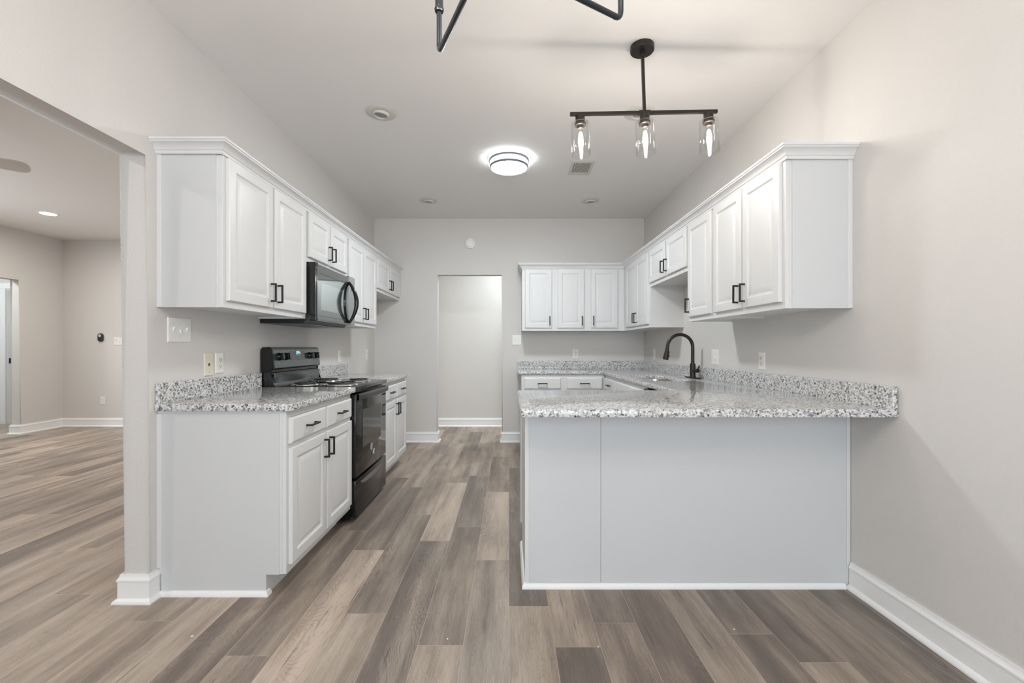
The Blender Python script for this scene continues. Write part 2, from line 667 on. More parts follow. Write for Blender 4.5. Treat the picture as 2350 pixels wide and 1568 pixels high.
# wall behind the camera and the living room side wall, with their windows, the living room one invented for light
bm = bmesh.new()
for x0, x1, z0, z1 in ((XLV - TH, -1.2, 0, ZC), (-1.2, 1.4, 0, 0.4), (-1.2, 1.4, 2.3, ZC), (1.4, XR + TH, 0, ZC)):
    box(bm, x0, x1, YD - TH, YD, z0, z1)
struct('wall_behind', bm, WALL)
x0, x1 = -1.2, 1.4
struct('window_1', boxes((x0, x0 + 0.06, YD - 0.1, YD + 0.02, 0.4, 2.3), (x1 - 0.06, x1, YD - 0.1, YD + 0.02, 0.4, 2.3),
                         (x0 + 0.06, x1 - 0.06, YD - 0.1, YD + 0.02, 2.24, 2.3), (x0 + 0.06, x1 - 0.06, YD - 0.1, YD + 0.02, 0.4, 0.46),
                         (x0 + 0.06, x1 - 0.06, YD - 0.09, YD - 0.05, 1.33, 1.37)), TRIM)
y0, y1 = WY0, WY1
struct('added_window', boxes((XLV - 0.1, XLV + 0.02, y0, y0 + 0.06, 0.6, 2.3), (XLV - 0.1, XLV + 0.02, y1 - 0.06, y1, 0.6, 2.3),
                         (XLV - 0.1, XLV + 0.02, y0 + 0.06, y1 - 0.06, 2.24, 2.3), (XLV - 0.1, XLV + 0.02, y0 + 0.06, y1 - 0.06, 0.6, 0.66)), TRIM)

bm = boxes((-11.32, XR + TH, YD - TH, 8.74, ZC, ZC + 0.1))
struct('ceiling', bm, CEIL)

# ---- floor: one mesh of planks; each plank carries its tone, seed and greyness
ENDS = {-1: 2.506, -2: 1.79, -3: 1.575, -4: 2.003, -5: 2.63, -6: 1.729, -7: 1.40, -8: 1.22, -9: 1.95,
        0: 2.061, 1: 1.78, 2: 1.936, 3: 1.30, 4: 1.22, 5: 1.861, 6: 1.693, 7: 1.05, 8: 1.33, 9: 1.5}
# tone of the planks counted from the end given above: -1 is the nearer one, 0, 1, 2 go away from the camera
TONES = {-1: {-1: .52, 0: .80, 1: .40, 2: .62}, -2: {-1: .68, 0: .36, 1: .36, 2: .45, 3: .75}, -3: {-1: .5, 0: .30, 1: .85, 2: .45, 3: .38, 4: .8},
         -4: {-1: .66, 0: .42, 1: .42, 2: .70, 3: .55}, -5: {-1: .80, 0: .28, 1: .60, 2: .55}, -6: {-1: .50, 0: .34, 1: .32, 2: .55},
         -7: {0: .32, 1: .4}, -8: {0: .82}, -9: {-1: .62, 0: .6},
         0: {-1: .72, 0: .26, 1: .28, 2: .50}, 1: {-1: .16, 0: .60}, 2: {-1: .38, 0: .30}, 3: {0: .26}, 4: {0: .60},
         5: {-1: .18, 0: .34}, 6: {-1: .60, 0: .22}, 7: {0: .46}, 8: {0: .26}, 9: {0: .45}}
GREY = {(-1, -1): .9, (-1, 0): .2, (-2, 1): .9, (-3, 0): .8, (-4, 0): .7, (-5, 0): .6, (0, 0): 1.0, (0, 1): 1.0, (1, -1): .6, (8, 0): 1.0, (2, 0): .9}
bm = bmesh.new()
uvl = bm.loops.layers.uv.new('plank')
cl = bm.loops.layers.float_color.new('tone')
rnd = random.Random(3)
FX0, FX1, FY0, FY1 = -11.3, XR + TH, YD - TH, 8.74
for k in range(math.floor(FX0 / PW), math.ceil(FX1 / PW)):
    e0 = ENDS.get(k, rnd.uniform(0, PL))
    n0 = math.floor((FY0 - e0) / PL)
    n1 = math.ceil((FY1 - e0) / PL)
    for n in range(n0, n1):
        tone = TONES.get(k, {}).get(n)
        grey = GREY.get((k, n))
        rt, rg, seed = rnd.gauss(0.58, 0.13), rnd.random() * 0.6, rnd.random()
        if tone is None:
            tone = min(max(rt, 0.3), 0.82)  # planks beyond the tables lean paler, brighter light put into their tone
        if grey is None:
            grey = rg
        x0, x1 = max(k * PW, FX0), min((k + 1) * PW, FX1)
        y0, y1 = max(e0 + n * PL, FY0), min(e0 + (n + 1) * PL, FY1)
        if x1 <= x0 or y1 <= y0:
            continue
        vs = [bm.verts.new(p) for p in ((x0, y0, 0), (x1, y0, 0), (x1, y1, 0), (x0, y1, 0))]
        f = bm.faces.new(vs)
        for l in f.loops:
            l[uvl].uv = (l.vert.co.x - k * PW, l.vert.co.y - (e0 + n * PL))
            l[cl] = (tone, seed, grey, 1)
struct('floor', bm, FLOOR)

# ---- baseboards
BB = [(0, 0), (0.030, 0), (0.030, 0.006), (0.026, 0.014), (0.018, 0.020), (0.014, 0.022), (0.014, 0.096), (0.017, 0.100), (0.017, 0.108),
      (0.011, 0.116), (0.008, 0.124), (0.008, 0.130), (0, 0.130)]


def baseboard(name, path):
    return struct(name, sweep(bmesh.new(), path, BB), TRIM, smooth=25)


baseboard('baseboard_left', [(XL, 2.160), (XL, YO1), (XL - TH, YO1), (XL - TH, YB + TH), (DX0, YB + TH), (DX0, YB), (XL, YB), (XL, 4.64)])
baseboard('baseboard_back', [(0.14, YB), (DX1, YB), (DX1, YB + TH), (XR, YB + TH)])
baseboard('baseboard_far', [(XR, YF), (XLV, YF), (XLV, LO1), (XLV - TH, LO1), (XLV - TH, HD)])
baseboard('baseboard_right', [(XR, YD), (XR, 2.212)])
baseboard('baseboard_bedroom', [(XLV - TH, 8.62), (-11.2, 8.62)])
baseboard('baseboard_living', [(XLV, LO0), (XLV, YD)])

# door casing of the room beyond the living room
bm = boxes((-7.84, -7.76, HD - 0.02, HD, 0, 2.09, 0.004), (-6.96, -6.88, HD - 0.02, HD, 0, 2.09, 0.004), (-7.84, -6.88, HD - 0.02, HD, 2.09, 2.18, 0.004),
           (-7.775, -7.755, HD, HD + TH, 0, 2.09), (-6.965, -6.945, HD, HD + TH, 0, 2.09), (-7.755, -6.965, HD, HD + TH, 2.07, 2.09))
d1 = struct('door_1', bm, TRIM)
obj('strike_plate', boxes((-7.757, -7.750, HD + 0.03, HD + 0.075, 0.94, 1.02)), BLACKM, d1)

# ------------------------------------------------------------------ cabinetry
def door_bm(w, h, slabdoor=False):
    """Cabinet door centred on local origin, back at y=0, front towards -y."""
    if slabdoor:
        prof = [(0.0, 0.0), (0.0, 0.012), (0.004, 0.016), (0.010, 0.019)]
    else:
        prof = [(0.0, 0.0), (0.0, 0.014), (0.003, 0.018), (0.008, 0.019), (0.050, 0.019), (0.054, 0.0165), (0.058, 0.012), (0.066, 0.0105),
                (0.090, 0.0175), (0.094, 0.0180)]
    mn = min(w, h) / 2 - 0.01
    bm = bmesh.new()
    rings = []
    for ins, d in prof:
        ins = min(ins, mn)
        a, b = w / 2 - ins, h / 2 - ins
        rings.append([bm.verts.new(p) for p in ((-a, -d, -b), (a, -d, -b), (a, -d, b), (-a, -d, b))])
    for p, q in zip(rings, rings[1:]):
        for i in range(4):
            j = (i + 1) % 4
            bm.faces.new((p[i], p[j], q[j], q[i]))
    bm.faces.new(rings[0])
    bm.faces.new(rings[-1])
    return bm


HL, HB, HP = 0.106, 0.0095, 0.032


def handle_bm(vertical=True):
    bm = bmesh.new()
    h = HL / 2
    if vertical:
        box(bm, -HB / 2, HB / 2, -HP, -HP + HB, -h, h, 0.0012, 1)
        box(bm, -HB / 2, HB / 2, -HP + HB, 0, h - HB, h)
        box(bm, -HB / 2, HB / 2, -HP + HB, 0, -h, -h + HB)
    else:
        box(bm, -h, h, -HP, -HP + HB, -HB / 2, HB / 2, 0.0012, 1)
        box(bm, h - HB, h, -HP + HB, 0, -HB / 2, HB / 2)
        box(bm, -h, -h + HB, -HP + HB, 0, -HB / 2, HB / 2)
    return bm


HMESH = {}


def add_handle(parent, x, z, vertical):
    if vertical not in HMESH:
        o = obj('handle', handle_bm(vertical), HANDLE)
        HMESH[vertical] = o.data
    else:
        o = bpy.data.objects.new('handle', HMESH[vertical])
        COL.objects.link(o)
    o.parent = parent
    o.location = (x, -0.0188, z)
    return o


def front(root, kind, x0, x1, z0, z1, D, handle=None):
    """kind door/drawer/false; handle for doors: 'rb','lb','rt','lt' (side, bottom/top)."""
    w, h = x1 - x0, z1 - z0
    o = obj('door' if kind == 'door' else ('drawer' if kind == 'drawer' else 'false_drawer_front'), door_bm(w, h, kind != 'door'), WHITE, root, smooth=20)
    o.location = ((x0 + x1) / 2, -D - 0.0008, (z0 + z1) / 2)
    if kind == 'door' and handle:
        sx = (w / 2 - 0.026) * (1 if handle[0] == 'r' else -1)
        sz = (-h / 2 + 0.085) if handle[1] == 'b' else (h / 2 - 0.085)
        add_handle(o, sx, sz, True)
    elif kind == 'drawer':
        add_handle(o, 0, 0, False)
    return o


def upper(label, origin, rotz, Wd, z0, z1, doors, D=0.311, end=None):
    r = thing('wall_cabinet', label, 'cabinet', (origin[0], origin[1], z0), rotz, 'white wall cabinets')
    H = z1 - z0
    bm = bmesh.new()
    # open-bottomed look: sides, recessed bottom
    box(bm, 0, Wd, -D + 0.019, 0, 0.012, H)
    box(bm, 0, 0.012, -D + 0.019, 0, 0, 0.012)
    box(bm, Wd - 0.012, Wd, -D + 0.019, 0, 0, 0.012)
    obj('body', bm, WHITE, r)
    xs = [0] + sorted({d[0] for d in doors} | {d[1] for d in doors}) + [Wd]
    bm = bmesh.new()
    box(bm, 0, Wd, -D, -D + 0.019, 0, H, 0.001, 1)
    obj('face_frame', bm, WHITE, r)
    for x0, x1, hs in doors:
        front(r, 'door', x0, x1, 0.034, H - 0.034, D, hs)
    if end is not None:
        x = 0 if end == 'l' else Wd
        s = -1 if end == 'l' else 1
        a, b = sorted((x, x + s * 0.006))
        obj('end_panel', boxes((a, b, -D + 0.030, -0.022, 0.0, H - 0.02)), PANEL, r)
        a, b = sorted((x, x + s * 0.010))
        obj('scribe_strip', boxes((a, b, -0.022, 0, 0.0, H - 0.02, 0.002)), WHITE, r)
    return r


def base(label, origin, rotz, Wd, fronts, D=0.615, end=None, name='base_cabinet', hollow=False):
    r = thing(name, label, 'cabinet', (origin[0], origin[1], 0), rotz, 'white base cabinets')
    H = 0.882
    bm = bmesh.new()
    if hollow:
        box(bm, 0, 0.016, -D + 0.019, 0, 0.10, H)
        box(bm, Wd - 0.016, Wd, -D + 0.019, 0, 0.10, H)
        box(bm, 0.016, Wd - 0.016, -D + 0.019, 0, 0.10, 0.116)
        box(bm, 0.016, Wd - 0.016, -0.012, 0, 0.116, H)
    else:
        box(bm, 0, Wd, -D + 0.019, 0, 0.10, H)
    obj('body', bm, WHITE, r)
    obj('face_frame', boxes((0, Wd, -D, -D + 0.019, 0.10, H, 0.001, 1)), WHITE, r)
    obj('toe_kick', boxes((0, Wd, -D + 0.093, -D + 0.105, 0, 0.10)), WHITE, r)
    for kind, x0, x1, z0, z1, hs in fronts:
        front(r, kind, x0, x1, z0, z1, D, hs)
    if end == 'l':
        prof = [(-0.006, -0.02, 0.0), (-0.006, -0.02, H - 0.012), (-0.006, -D + 0.03, H - 0.012), (-0.006, -D + 0.03, 0.10), (-0.006, -D + 0.093, 0.10), (-0.006, -D + 0.093, 0.0)]
        obj('end_panel', prism(bmesh.new(), prof, (0.006, 0, 0)), PANEL, r)
        obj('scribe_strip', boxes((-0.010, 0, -0.022, 0, 0.132, H - 0.012, 0.002)), WHITE, r)
        obj('shoe_molding', sweep(bmesh.new(), [(-0.006, -0.012), (-0.006, -D + 0.093), (0.02, -D + 0.093)][::-1],
                                  [(0, 0), (0.015, 0), (0.015, 0.006), (0.012, 0.015), (0.006, 0.022), (0, 0.024)]), TRIM, r, smooth=30)
    return r


RL, RR = PI / 2, -PI / 2
ZU0, ZU1 = 1.382, 2.142
ZS = 1.772
B1, B2, B3, B4 = 2.155, 3.03, 3.79, 4.62


def two(W_, g=0.022, m=0.024, hv='b'):
    c = W_ / 2
    return [(m, c - g / 2, 'r' + hv), (c + g / 2, W_ - m, 'l' + hv)]


# left wall cabinets
upper('tall white two-door wall cabinet with a bare end panel, nearest on the left wall', (XL, B1), RL, B2 - B1, ZU0, ZU1, two(B2 - B1), end='l')
upper('short white two-door wall cabinet mounted directly above the microwave', (XL, B2), RL, B3 - B2, ZS, ZU1, two(B3 - B2))
upper('tall white two-door wall cabinet just beyond the microwave', (XL, B3), RL, B4 - B3, ZU0, ZU1, two(B4 - B3))
upper('short white wall cabinet at the far end of the left wall, over an empty gap', (XL, B4), RL, YB - 0.005 - B4, ZS, ZU1, two(YB - 0.005 - B4))


def base_two(W_, m=0.022, g=0.020):
    c = W_ / 2
    return [('drawer', m, c - g / 2, 0.722, 0.848, None), ('drawer', c + g / 2, W_ - m, 0.722, 0.848, None),
            ('door', m, c - g / 2, 0.137, 0.700, 'rt'), ('door', c + g / 2, W_ - m, 0.137, 0.700, 'lt')]


base('white base cabinet with a plain end panel, nearer the camera than the stove', (XL, B1), RL, B2 - B1 - 0.004, base_two(B2 - B1 - 0.004), end='l')
base('white base cabinet with two drawers and two doors on the far side of the stove', (XL, B3 + 0.012), RL, B4 - B3 - 0.012, base_two(B4 - B3 - 0.012))

# right wall and back wall cabinets
DR = 0.325
RY = [2.215, 2.985, 3.40, 4.34]
upper('tall white two-door wall cabinet with a grey-white end panel, nearest on the right wall', (XR, RY[1]), RR, RY[1] - RY[0], ZU0, ZU1, two(RY[1] - RY[0]), D=DR, end='r')
upper('narrow white single-door wall cabinet on the right wall, second from the camera', (XR, RY[2]), RR, RY[2] - RY[1], ZU0, ZU1, [(0.016, RY[2] - RY[1] - 0.020, 'lb')], D=DR)
upper('short white two-door wall cabinet above the sink', (XR, RY[3]), RR, RY[3] - RY[2], ZS, ZU1, two(RY[3] - RY[2], g=0.03), D=DR)
W5 = YB - 0.005 - RY[3]
upper('tall white two-door wall cabinet in the back right corner, beyond the faucet', (XR, YB - 0.005), RR, W5, ZU0, ZU1, [(0.44, 0.835, 'rb'), (0.85, W5 - 0.02, 'lb')], D=DR)
BX = [0.154, 0.540, XR - DR - 0.001]
upper('white single-door wall cabinet at the left end of the back wall row', (BX[0], YB - 0.003), 0, BX[1] - BX[0], ZU0, ZU1, [(0.036, BX[1] - BX[0] - 0.036, 'rb')], D=DR)
W6 = BX[2] - BX[1]
upper('white two-door wall cabinet on the back wall next to the corner', (BX[1], YB - 0.003), 0, W6, ZU0, ZU1, [(0.033, 0.345, 'rb'), (0.425, 0.74, 'lb')], D=DR)

CR = [(0, 2.112), (0.006, 2.112), (0.009, 2.119), (0.009, 2.126), (0.014, 2.129), (0.016, 2.136), (0.024, 2.146), (0.036, 2.155), (0.041, 2.157),
      (0.041, 2.163), (0.046, 2.166), (0.046, 2.176), (0, 2.176)]
e = 0.0015
xf = XL + 0.311 + e
tag(obj('crown_molding', sweep(bmesh.new(), [(xf, YB - 0.004), (xf, B1 - e - 0.01), (XL + 0.001, B1 - e - 0.01)], CR), WHITE, None, smooth=25),
    'white crown molding along the tops of the left wall cabinets', 'molding')
xf = XR - DR - e
tag(obj('crown_molding', sweep(bmesh.new(), [(XR - 0.001, RY[0] - e - 0.01), (xf, RY[0] - e - 0.01), (xf, YB - 0.003 - DR - e), (BX[0] - e, YB - 0.003 - DR - e), (BX[0] - e, YB - 0.004)], CR), WHITE, None, smooth=25),
    'white crown molding along the tops of the right and back wall cabinets', 'molding')

# right and back base cabinets
ZCT, ZCB = 0.920, 0.884
YBB = YB - 0.003
base('white base cabinet with two drawers under the back wall counter', (0.14, YBB), 0, 0.935,
     [('drawer', 0.03, 0.44, 0.722, 0.848, None), ('drawer', 0.505, 0.905, 0.722, 0.848, None),
      ('door', 0.03, 0.44, 0.137, 0.70, 'rt'), ('door', 0.505, 0.905, 0.137, 0.70, 'lt')], D=0.59)
Y1 = YBB - 0.59 - 0.025
base('narrow white base cabinet with one drawer between the back corner and the sink cabinet', (XR - 0.003, Y1), RR, Y1 - 4.45,
     [('drawer', 0.03, Y1 - 4.45 - 0.012, 0.722, 0.848, None), ('door', 0.03, Y1 - 4.45 - 0.012, 0.137, 0.70, 'rt')], D=0.612)
Wb = 4.448 - 3.48
base('white sink cabinet with two plain false drawer fronts, below the sink', (XR - 0.003, 4.448), RR, Wb,
     [('false', 0.012, Wb / 2 - 0.006, 0.722, 0.848, None), ('false', Wb / 2 + 0.006, Wb - 0.012, 0.722, 0.848, None),
      ('door', 0.012, Wb / 2 - 0.006, 0.137, 0.70, 'rt'), ('door', Wb / 2 + 0.006, Wb - 0.012, 0.137, 0.70, 'lt')], D=0.612, hollow=True)

# dishwasher
r = thing('dishwasher', 'black dishwasher under the right counter, only its top edge showing behind the peninsula', 'dishwasher', (XR - 0.003, 3.476, 0), RR)
DWW = 0.60
obj('body', boxes((0.004, DWW - 0.004, -0.58, 0, 0.10, 0.878)), BLACKM, r)
dd = obj('door', boxes((0.004, DWW - 0.004, -0.640, -0.581, 0.12, 0.76, 0.006)), BLACK, r)
obj('control_panel', boxes((0.004, DWW - 0.004, -0.645, -0.581, 0.763, 0.872, 0.008)), BLACK, r)
obj('handle', boxes((0.10, DWW - 0.10, -0.668, -0.646, 0.80, 0.825, 0.006)), BLACKM, r)
obj('toe_kick', boxes((0.004, DWW - 0.004, -0.53, -0.515, 0.0, 0.10)), BLACKM, r)

# peninsula
PX0, PX1, PY0, PY1 = 0.079, XR - 0.002, 2.218, 2.795
r = thing('peninsula_cabinet', 'long white peninsula base with a plain panel facing the camera, under the granite overhang', 'cabinet', (PX0, PY0, 0))
lw = PX1 - PX0
ld = PY1 - PY0
obj('body', boxes((0.006, lw, 0.012, ld - 0.019, 0.10, 0.882), (0.006, lw, 0.012, ld - 0.09, 0.0, 0.10)), WHITE, r)
SEAM = 0.376
obj('back_panel', boxes((0.020, SEAM - 0.0008, 0.004, 0.012, 0.0, 0.882), (SEAM + 0.0008, lw - 0.018, 0.004, 0.012, 0.0, 0.882)), PANEL, r)
obj('end_panel', prism(bmesh.new(), [(0, 0.001, 0), (0, ld - 0.09, 0), (0, ld - 0.09, 0.105), (0, ld - 0.018, 0.105), (0, ld - 0.018, 0.882), (0, 0.001, 0.882)], (0.006, 0, 0)), WHITE, r)
obj('corner_strip', boxes((0, 0.020, 0, 0.011, 0.0, 0.882, 0.0015)), WHITE, r)
obj('corner_strip', boxes((lw - 0.018, lw, 0, 0.011, 0.0, 0.882, 0.0015)), WHITE, r)
obj('face_frame', boxes((-0.008, 0.99, ld - 0.018, ld, 0.105, 0.882, 0.001, 1)), WHITE, r)
obj('shoe_molding', sweep(bmesh.new(), [(lw - 0.03, 0.0), (0, 0.0), (0, ld - 0.09)][::-1][::-1], [(0, 0), (0.015, 0), (0.015, 0.006), (0.012, 0.016), (0.006, 0.024), (0, 0.026)]), TRIM, r, smooth=30)
for k in range(2):
    dw = 0.46
    d = obj('door', door_bm(dw, 0.563), WHITE, r, smooth=20)
    d.rotation_euler = (0, 0, PI)
    d.location = (0.03 + dw / 2 + k * (dw + 0.012), ld + 0.0008, 0.4185)
    add_handle(d, (-1 if k == 0 else 1) * (dw / 2 - 0.026), 0.19, True)
    d = obj('drawer', door_bm(dw, 0.126, True), WHITE, r, smooth=20)
    d.rotation_euler = (0, 0, PI)
    d.location = (0.03 + dw / 2 + k * (dw + 0.012), ld + 0.0008, 0.785)
    add_handle(d, 0, 0, False)

# ------------------------------------------------------------------ granite
XCF = -1.035


def counter(label, outer, holes=(), splashes=()):
    bm = slab(bmesh.new(), outer, holes, ZCB, ZCT, 0.006)
    o = obj('granite_countertop', bm, GRANITE, None, smooth=35)
    tag(o, label, 'countertop')
    for s in splashes:
        obj('backsplash', boxes((s[0], s[1], s[2], s[3], ZCT - 0.001, 1.018, 0.003)), GRANITE, o)
    return o


p = rounded([(XL + 0.002, B1 - 0.022), (XCF, B1 - 0.022), (XCF, B2 - 0.004), (XL + 0.002, B2 - 0.004)], {1: 0.035})
counter('short speckled granite countertop nearer the camera than the stove', p, (), [(XL + 0.002, XL + 0.022, B1 - 0.020, B2 - 0.006)])
p = [(XL + 0.002, B3 + 0.012), (XCF, B3 + 0.012), (XCF, B4 + 0.02), (XL + 0.002, B4 + 0.02)]
counter('small speckled granite countertop on the far side of the stove', p, (), [(XL + 0.002, XL + 0.022, B3 + 0.014, B4 + 0.012)])
cx1 = XR - 0.002
p = rounded([(0.052, 1.945), (cx1, 1.945), (cx1, YB - 0.002), (0.10, YB - 0.002), (0.10, 5.01), (1.052, 5.01), (1.052, 2.815), (0.052, 2.815)], {0: 0.012})
SX0, SX1, SY0, SY1 = 1.155, 1.475, 3.58, 4.34
hole = rounded([(SX0, SY0), (SX1, SY0), (SX1, SY1), (SX0, SY1)], {0: .09, 1: .09, 2: .09, 3: .09}, 8)
counter('large U-shaped speckled granite countertop with the sink, wrapping the right side and peninsula', p, [hole],
        [(cx1 - 0.021, cx1, 1.947, YB - 0.024), (0.102, cx1, YB - 0.023, YB - 0.003)])

# sink
r = thing('sink', 'undermount stainless steel sink set into the right granite counter', 'sink', ((SX0 + SX1) / 2, (SY0 + SY1) / 2, 0.70))
cxs, cys = (SX0 + SX1) / 2, (SY0 + SY1) / 2
bm = bmesh.new()
rings = []
for ins, z in ((-0.012, 0.8835), (0.004, 0.8835), (0.008, 0.86), (0.014, 0.73), (0.03, 0.705), (0.06, 0.70)):
    pp = offset_poly(hole, ins)
    rings.append([bm.verts.new((x - cxs, y - cys, z - 0.70)) for x, y in pp])
for a, b in zip(rings, rings[1:]):
    for i in range(len(a)):
        j = (i + 1) % len(a)
        bm.faces.new((a[i], a[j], b[j], b[i]))
bm.faces.new(rings[-1])
obj('bowl', bm, STEEL, r, smooth=50)
obj('drain', lathe(bmesh.new(), [(0.0, 0.001), (0.03, 0.001), (0.042, 0.003), (0.045, 0.0015)], 24), CHROME, r, smooth=40)

# faucet
fx, fy = 1.605, 3.92
r = thing('kitchen_faucet', 'tall dark bronze gooseneck kitchen faucet with pull-down spray head', 'faucet', (fx, fy, ZCT))
bm = bmesh.new()
pl = rounded([(-0.030, -0.125), (0.030, -0.125), (0.030, 0.125), (-0.030, 0.125)], 0.028, 6)
slab(bm, pl, (), 0.0, 0.009, 0.003)
obj('base_plate', bm, BRONZE, r, smooth=40)
bm = lathe(bmesh.new(), [(0.026, 0.008), (0.026, 0.014), (0.0235, 0.022), (0.0235, 0.118), (0.0215, 0.124), (0.0215, 0.128), (0.0, 0.128)], 28)
obj('body', bm, BRONZE, r, smooth=40)
pts = [(0, 0, 0.12), (0, 0, 0.27)]
R = 0.110
for k in range(0, 21):
    a = math.radians(k * 176 / 20)
    pts.append((-R + R * math.cos(a), 0, 0.27 + R * math.sin(a)))
pts.append((pts[-1][0] - 0.003, 0, pts[-1][2] - 0.02))
obj('spout', tube(bmesh.new(), pts, 0.0145, 18), BRONZE, r, smooth=60)
ex, ez = pts[-1][0], pts[-1][2]
bm = bmesh.new()
ang = math.radians(9)
M = Matrix.Translation((ex, 0, ez)) @ Matrix.Rotation(ang, 4, 'Y')
lathe(bm, [(0.0, 0.004), (0.0155, 0.004), (0.0165, 0.0), (0.016, -0.01), (0.018, -0.03), (0.0235, -0.075), (0.0245, -0.092), (0.022, -0.097), (0.0, -0.096)], 24, mat=M)
hd = obj('spray_head', bm, BRONZE, r, smooth=40)
bm = boxes((0.014, 0.024, -0.007, 0.007, -0.045, -0.022, 0.003), (0.018, 0.029, -0.007, 0.007, -0.075, -0.05, 0.003))
obj('spray_button', bm, BLACKM, hd, matrix=M)
bm = bmesh.new()
tube(bm, [(0.0, -0.015, 0.068), (0.012, -0.055, 0.068)], [0.013, 0.013], 16)
tube(bm, [(0.012, -0.055, 0.068), (0.014, -0.062, 0.068), (0.016, -0.07, 0.068)], [0.0165, 0.019, 0.017], 18)
tube(bm, [(0.014, -0.064, 0.07), (0.03, -0.068, 0.115)], [0.006, 0.005], 10)
obj('lever_handle', bm, BRONZE, r, smooth=45)

# ------------------------------------------------------------------ range
SW = 0.754
r = thing('electric_range', 'black electric coil stove with tall back panel, on the left between the base cabinets', 'stove', (XL, B2 + 0.002, 0), RL)
bm = boxes((0.003, SW - 0.003, -0.612, -0.02, 0.02, 0.885), (0.06, SW - 0.06, -0.57, -0.05, 0, 0.02))
obj('body', bm, BLACK, r)
bm = boxes((0.0, SW, -0.652, -0.02, 0.886, 0.918, 0.008))
ct = obj('cooktop', bm, BLACK, r, smooth=40)
for bx, by, br in ((0.19, -0.215, 0.078), (0.19, -0.475, 0.098), (0.565, -0.215, 0.098), (0.565, -0.475, 0.078)):
    bnr = obj('burner', lathe(bmesh.new(), [(br * 0.25, 0.9185), (br * 0.9, 0.9195), (br * 1.03, 0.926), (br * 1.2, 0.9265), (br * 1.25, 0.9195)], 36, bx, by), CHROME, r, smooth=40)
    bm = bmesh.new()
    pts = []
    turns = 4 if br > 0.09 else 3
    for k in range(turns * 24 + 1):
        a = 2 * PI * k / 24
        rr = br * (0.22 + 0.78 * k / (turns * 24))
        pts.append((bx + rr * math.cos(a), by + rr * math.sin(a), 0.933))
    tube(bm, pts, 0.0046, 6)
    obj('coil', bm, COIL, bnr, smooth=60)
# back panel
prof = [(0, -0.006, 0.918), (0, -0.006, 1.175), (0, -0.016, 1.189), (0, -0.060, 1.192), (0, -0.080, 1.180), (0, -0.094, 1.045), (0, -0.086, 1.037),
        (0, -0.070, 1.034), (0, -0.070, 1.018), (0, -0.078, 1.013), (0, -0.088, 0.945), (0, -0.108, 0.918)]
bm = prism(bmesh.new(), prof, (SW, 0, 0))
bmesh.ops.bevel(bm, geom=[e_ for e_ in bm.edges if abs(e_.verts[0].co.x - e_.verts[1].co.x) < 1e-6 and e_.verts[0].co.z > 0.93], offset=0.006, segments=2, affect='EDGES')
bg_ = obj('back_panel', bm, BLACK, r, smooth=35)


def on_panel(u0, u1, t0, t1, off, th):
    """Plate on the tilted control face; t 0 = bottom, 1 = top."""
    A, B = Vector((0, -0.094, 1.045)), Vector((0, -0.080, 1.180))
    n = Vector((0, -(B - A).z, (B - A).y)).normalized()
    q = [A.lerp(B, t0) + n * off, A.lerp(B, t1) + n * off]
    poly = [(u0, q[0].y, q[0].z), (u1, q[0].y, q[0].z), (u1, q[1].y, q[1].z), (u0, q[1].y, q[1].z)]
    return prism(bmesh.new(), poly, n * th)


obj('control_panel', on_panel(0.02, SW - 0.014, 0.03, 0.93, -0.001, 0.0022), SLATE, bg_)
obj('lower_panel', boxes((0.02, SW - 0.02, -0.093, -0.083, 0.93, 1.008)), SLATE, bg_, matrix=Matrix.Translation((0, -0.083, 0.97)) @ Matrix.Rotation(math.radians(8), 4, 'X') @ Matrix.Translation((0, 0.083, -0.97)))
dp = obj('display', on_panel(0.255, 0.475, 0.38, 0.88, 0.001, 0.0015), simple('display_panel', (0.11, 0.12, 0.12, 1), 0.2, metal=0.7, noise=0.05), bg_)
# lit clock digits, drawn as segment bars
Ap, Bp = Vector((0, -0.094, 1.045)), Vector((0, -0.080, 1.180))


def seg_bm(ox, t0, t1, w, segs):
    bm = bmesh.new()
    hh = t1 - t0
    s = 0.006
    for c in segs:
        rects = {'a': (0, w, t1 - 0.03, t1), 'd': (0, w, t0, t0 + 0.03), 'g': (0, w, t0 + hh / 2 - 0.015, t0 + hh / 2 + 0.015),
                 'b': (w - s, w, t0 + hh / 2, t1), 'c': (w - s, w, t0, t0 + hh / 2), 'f': (0, s, t0 + hh / 2, t1), 'e': (0, s, t0, t0 + hh / 2)}[c]
        n = Vector((0, -(Bp - Ap).z, (Bp - Ap).y)).normalized()
        q0, q1 = Ap.lerp(Bp, rects[2]) + n * 0.0026, Ap.lerp(Bp, rects[3]) + n * 0.0026
        prism(bm, [(ox + rects[0], q0.y, q0.z), (ox + rects[1], q0.y, q0.z), (ox + rects[1], q1.y, q1.z), (ox + rects[0], q1.y, q1.z)], n * 0.0005)
    return bm


obj('clock_digit', seg_bm(0.345, 0.68, 0.85, 0.018, 'abged'), BLUELED, dp)
obj('clock_digit', seg_bm(0.368, 0.68, 0.85, 0.018, 'fgbc'), BLUELED, dp)
obj('indicator', on_panel(0.395, 0.408, 0.69, 0.83, 0.0026, 0.0005), REDLED, dp)
PRINT = simple('panel_print', (0.42, 0.44, 0.44, 1), 0.5, noise=0.05)
for ux in (0.285, 0.30, 0.335, 0.36, 0.385, 0.43, 0.45, 0.465):
    for tt in (0.44, 0.58):
        obj('touch_mark', on_panel(ux, ux + 0.006, tt, tt + 0.03, 0.0026, 0.0004), PRINT, dp)
for ux in (0.075, 0.165, 0.555, 0.645):
    for uu, tt in ((0, 0.22), (0, 0.28), (-0.012, 0.86)):
        obj('knob_mark', on_panel(ux + uu, ux + uu + 0.005, tt, tt + 0.025, 0.0014, 0.0004), PRINT, bg_)
nrm = Vector((0, -(Bp - Ap).z, (Bp - Ap).y)).normalized()
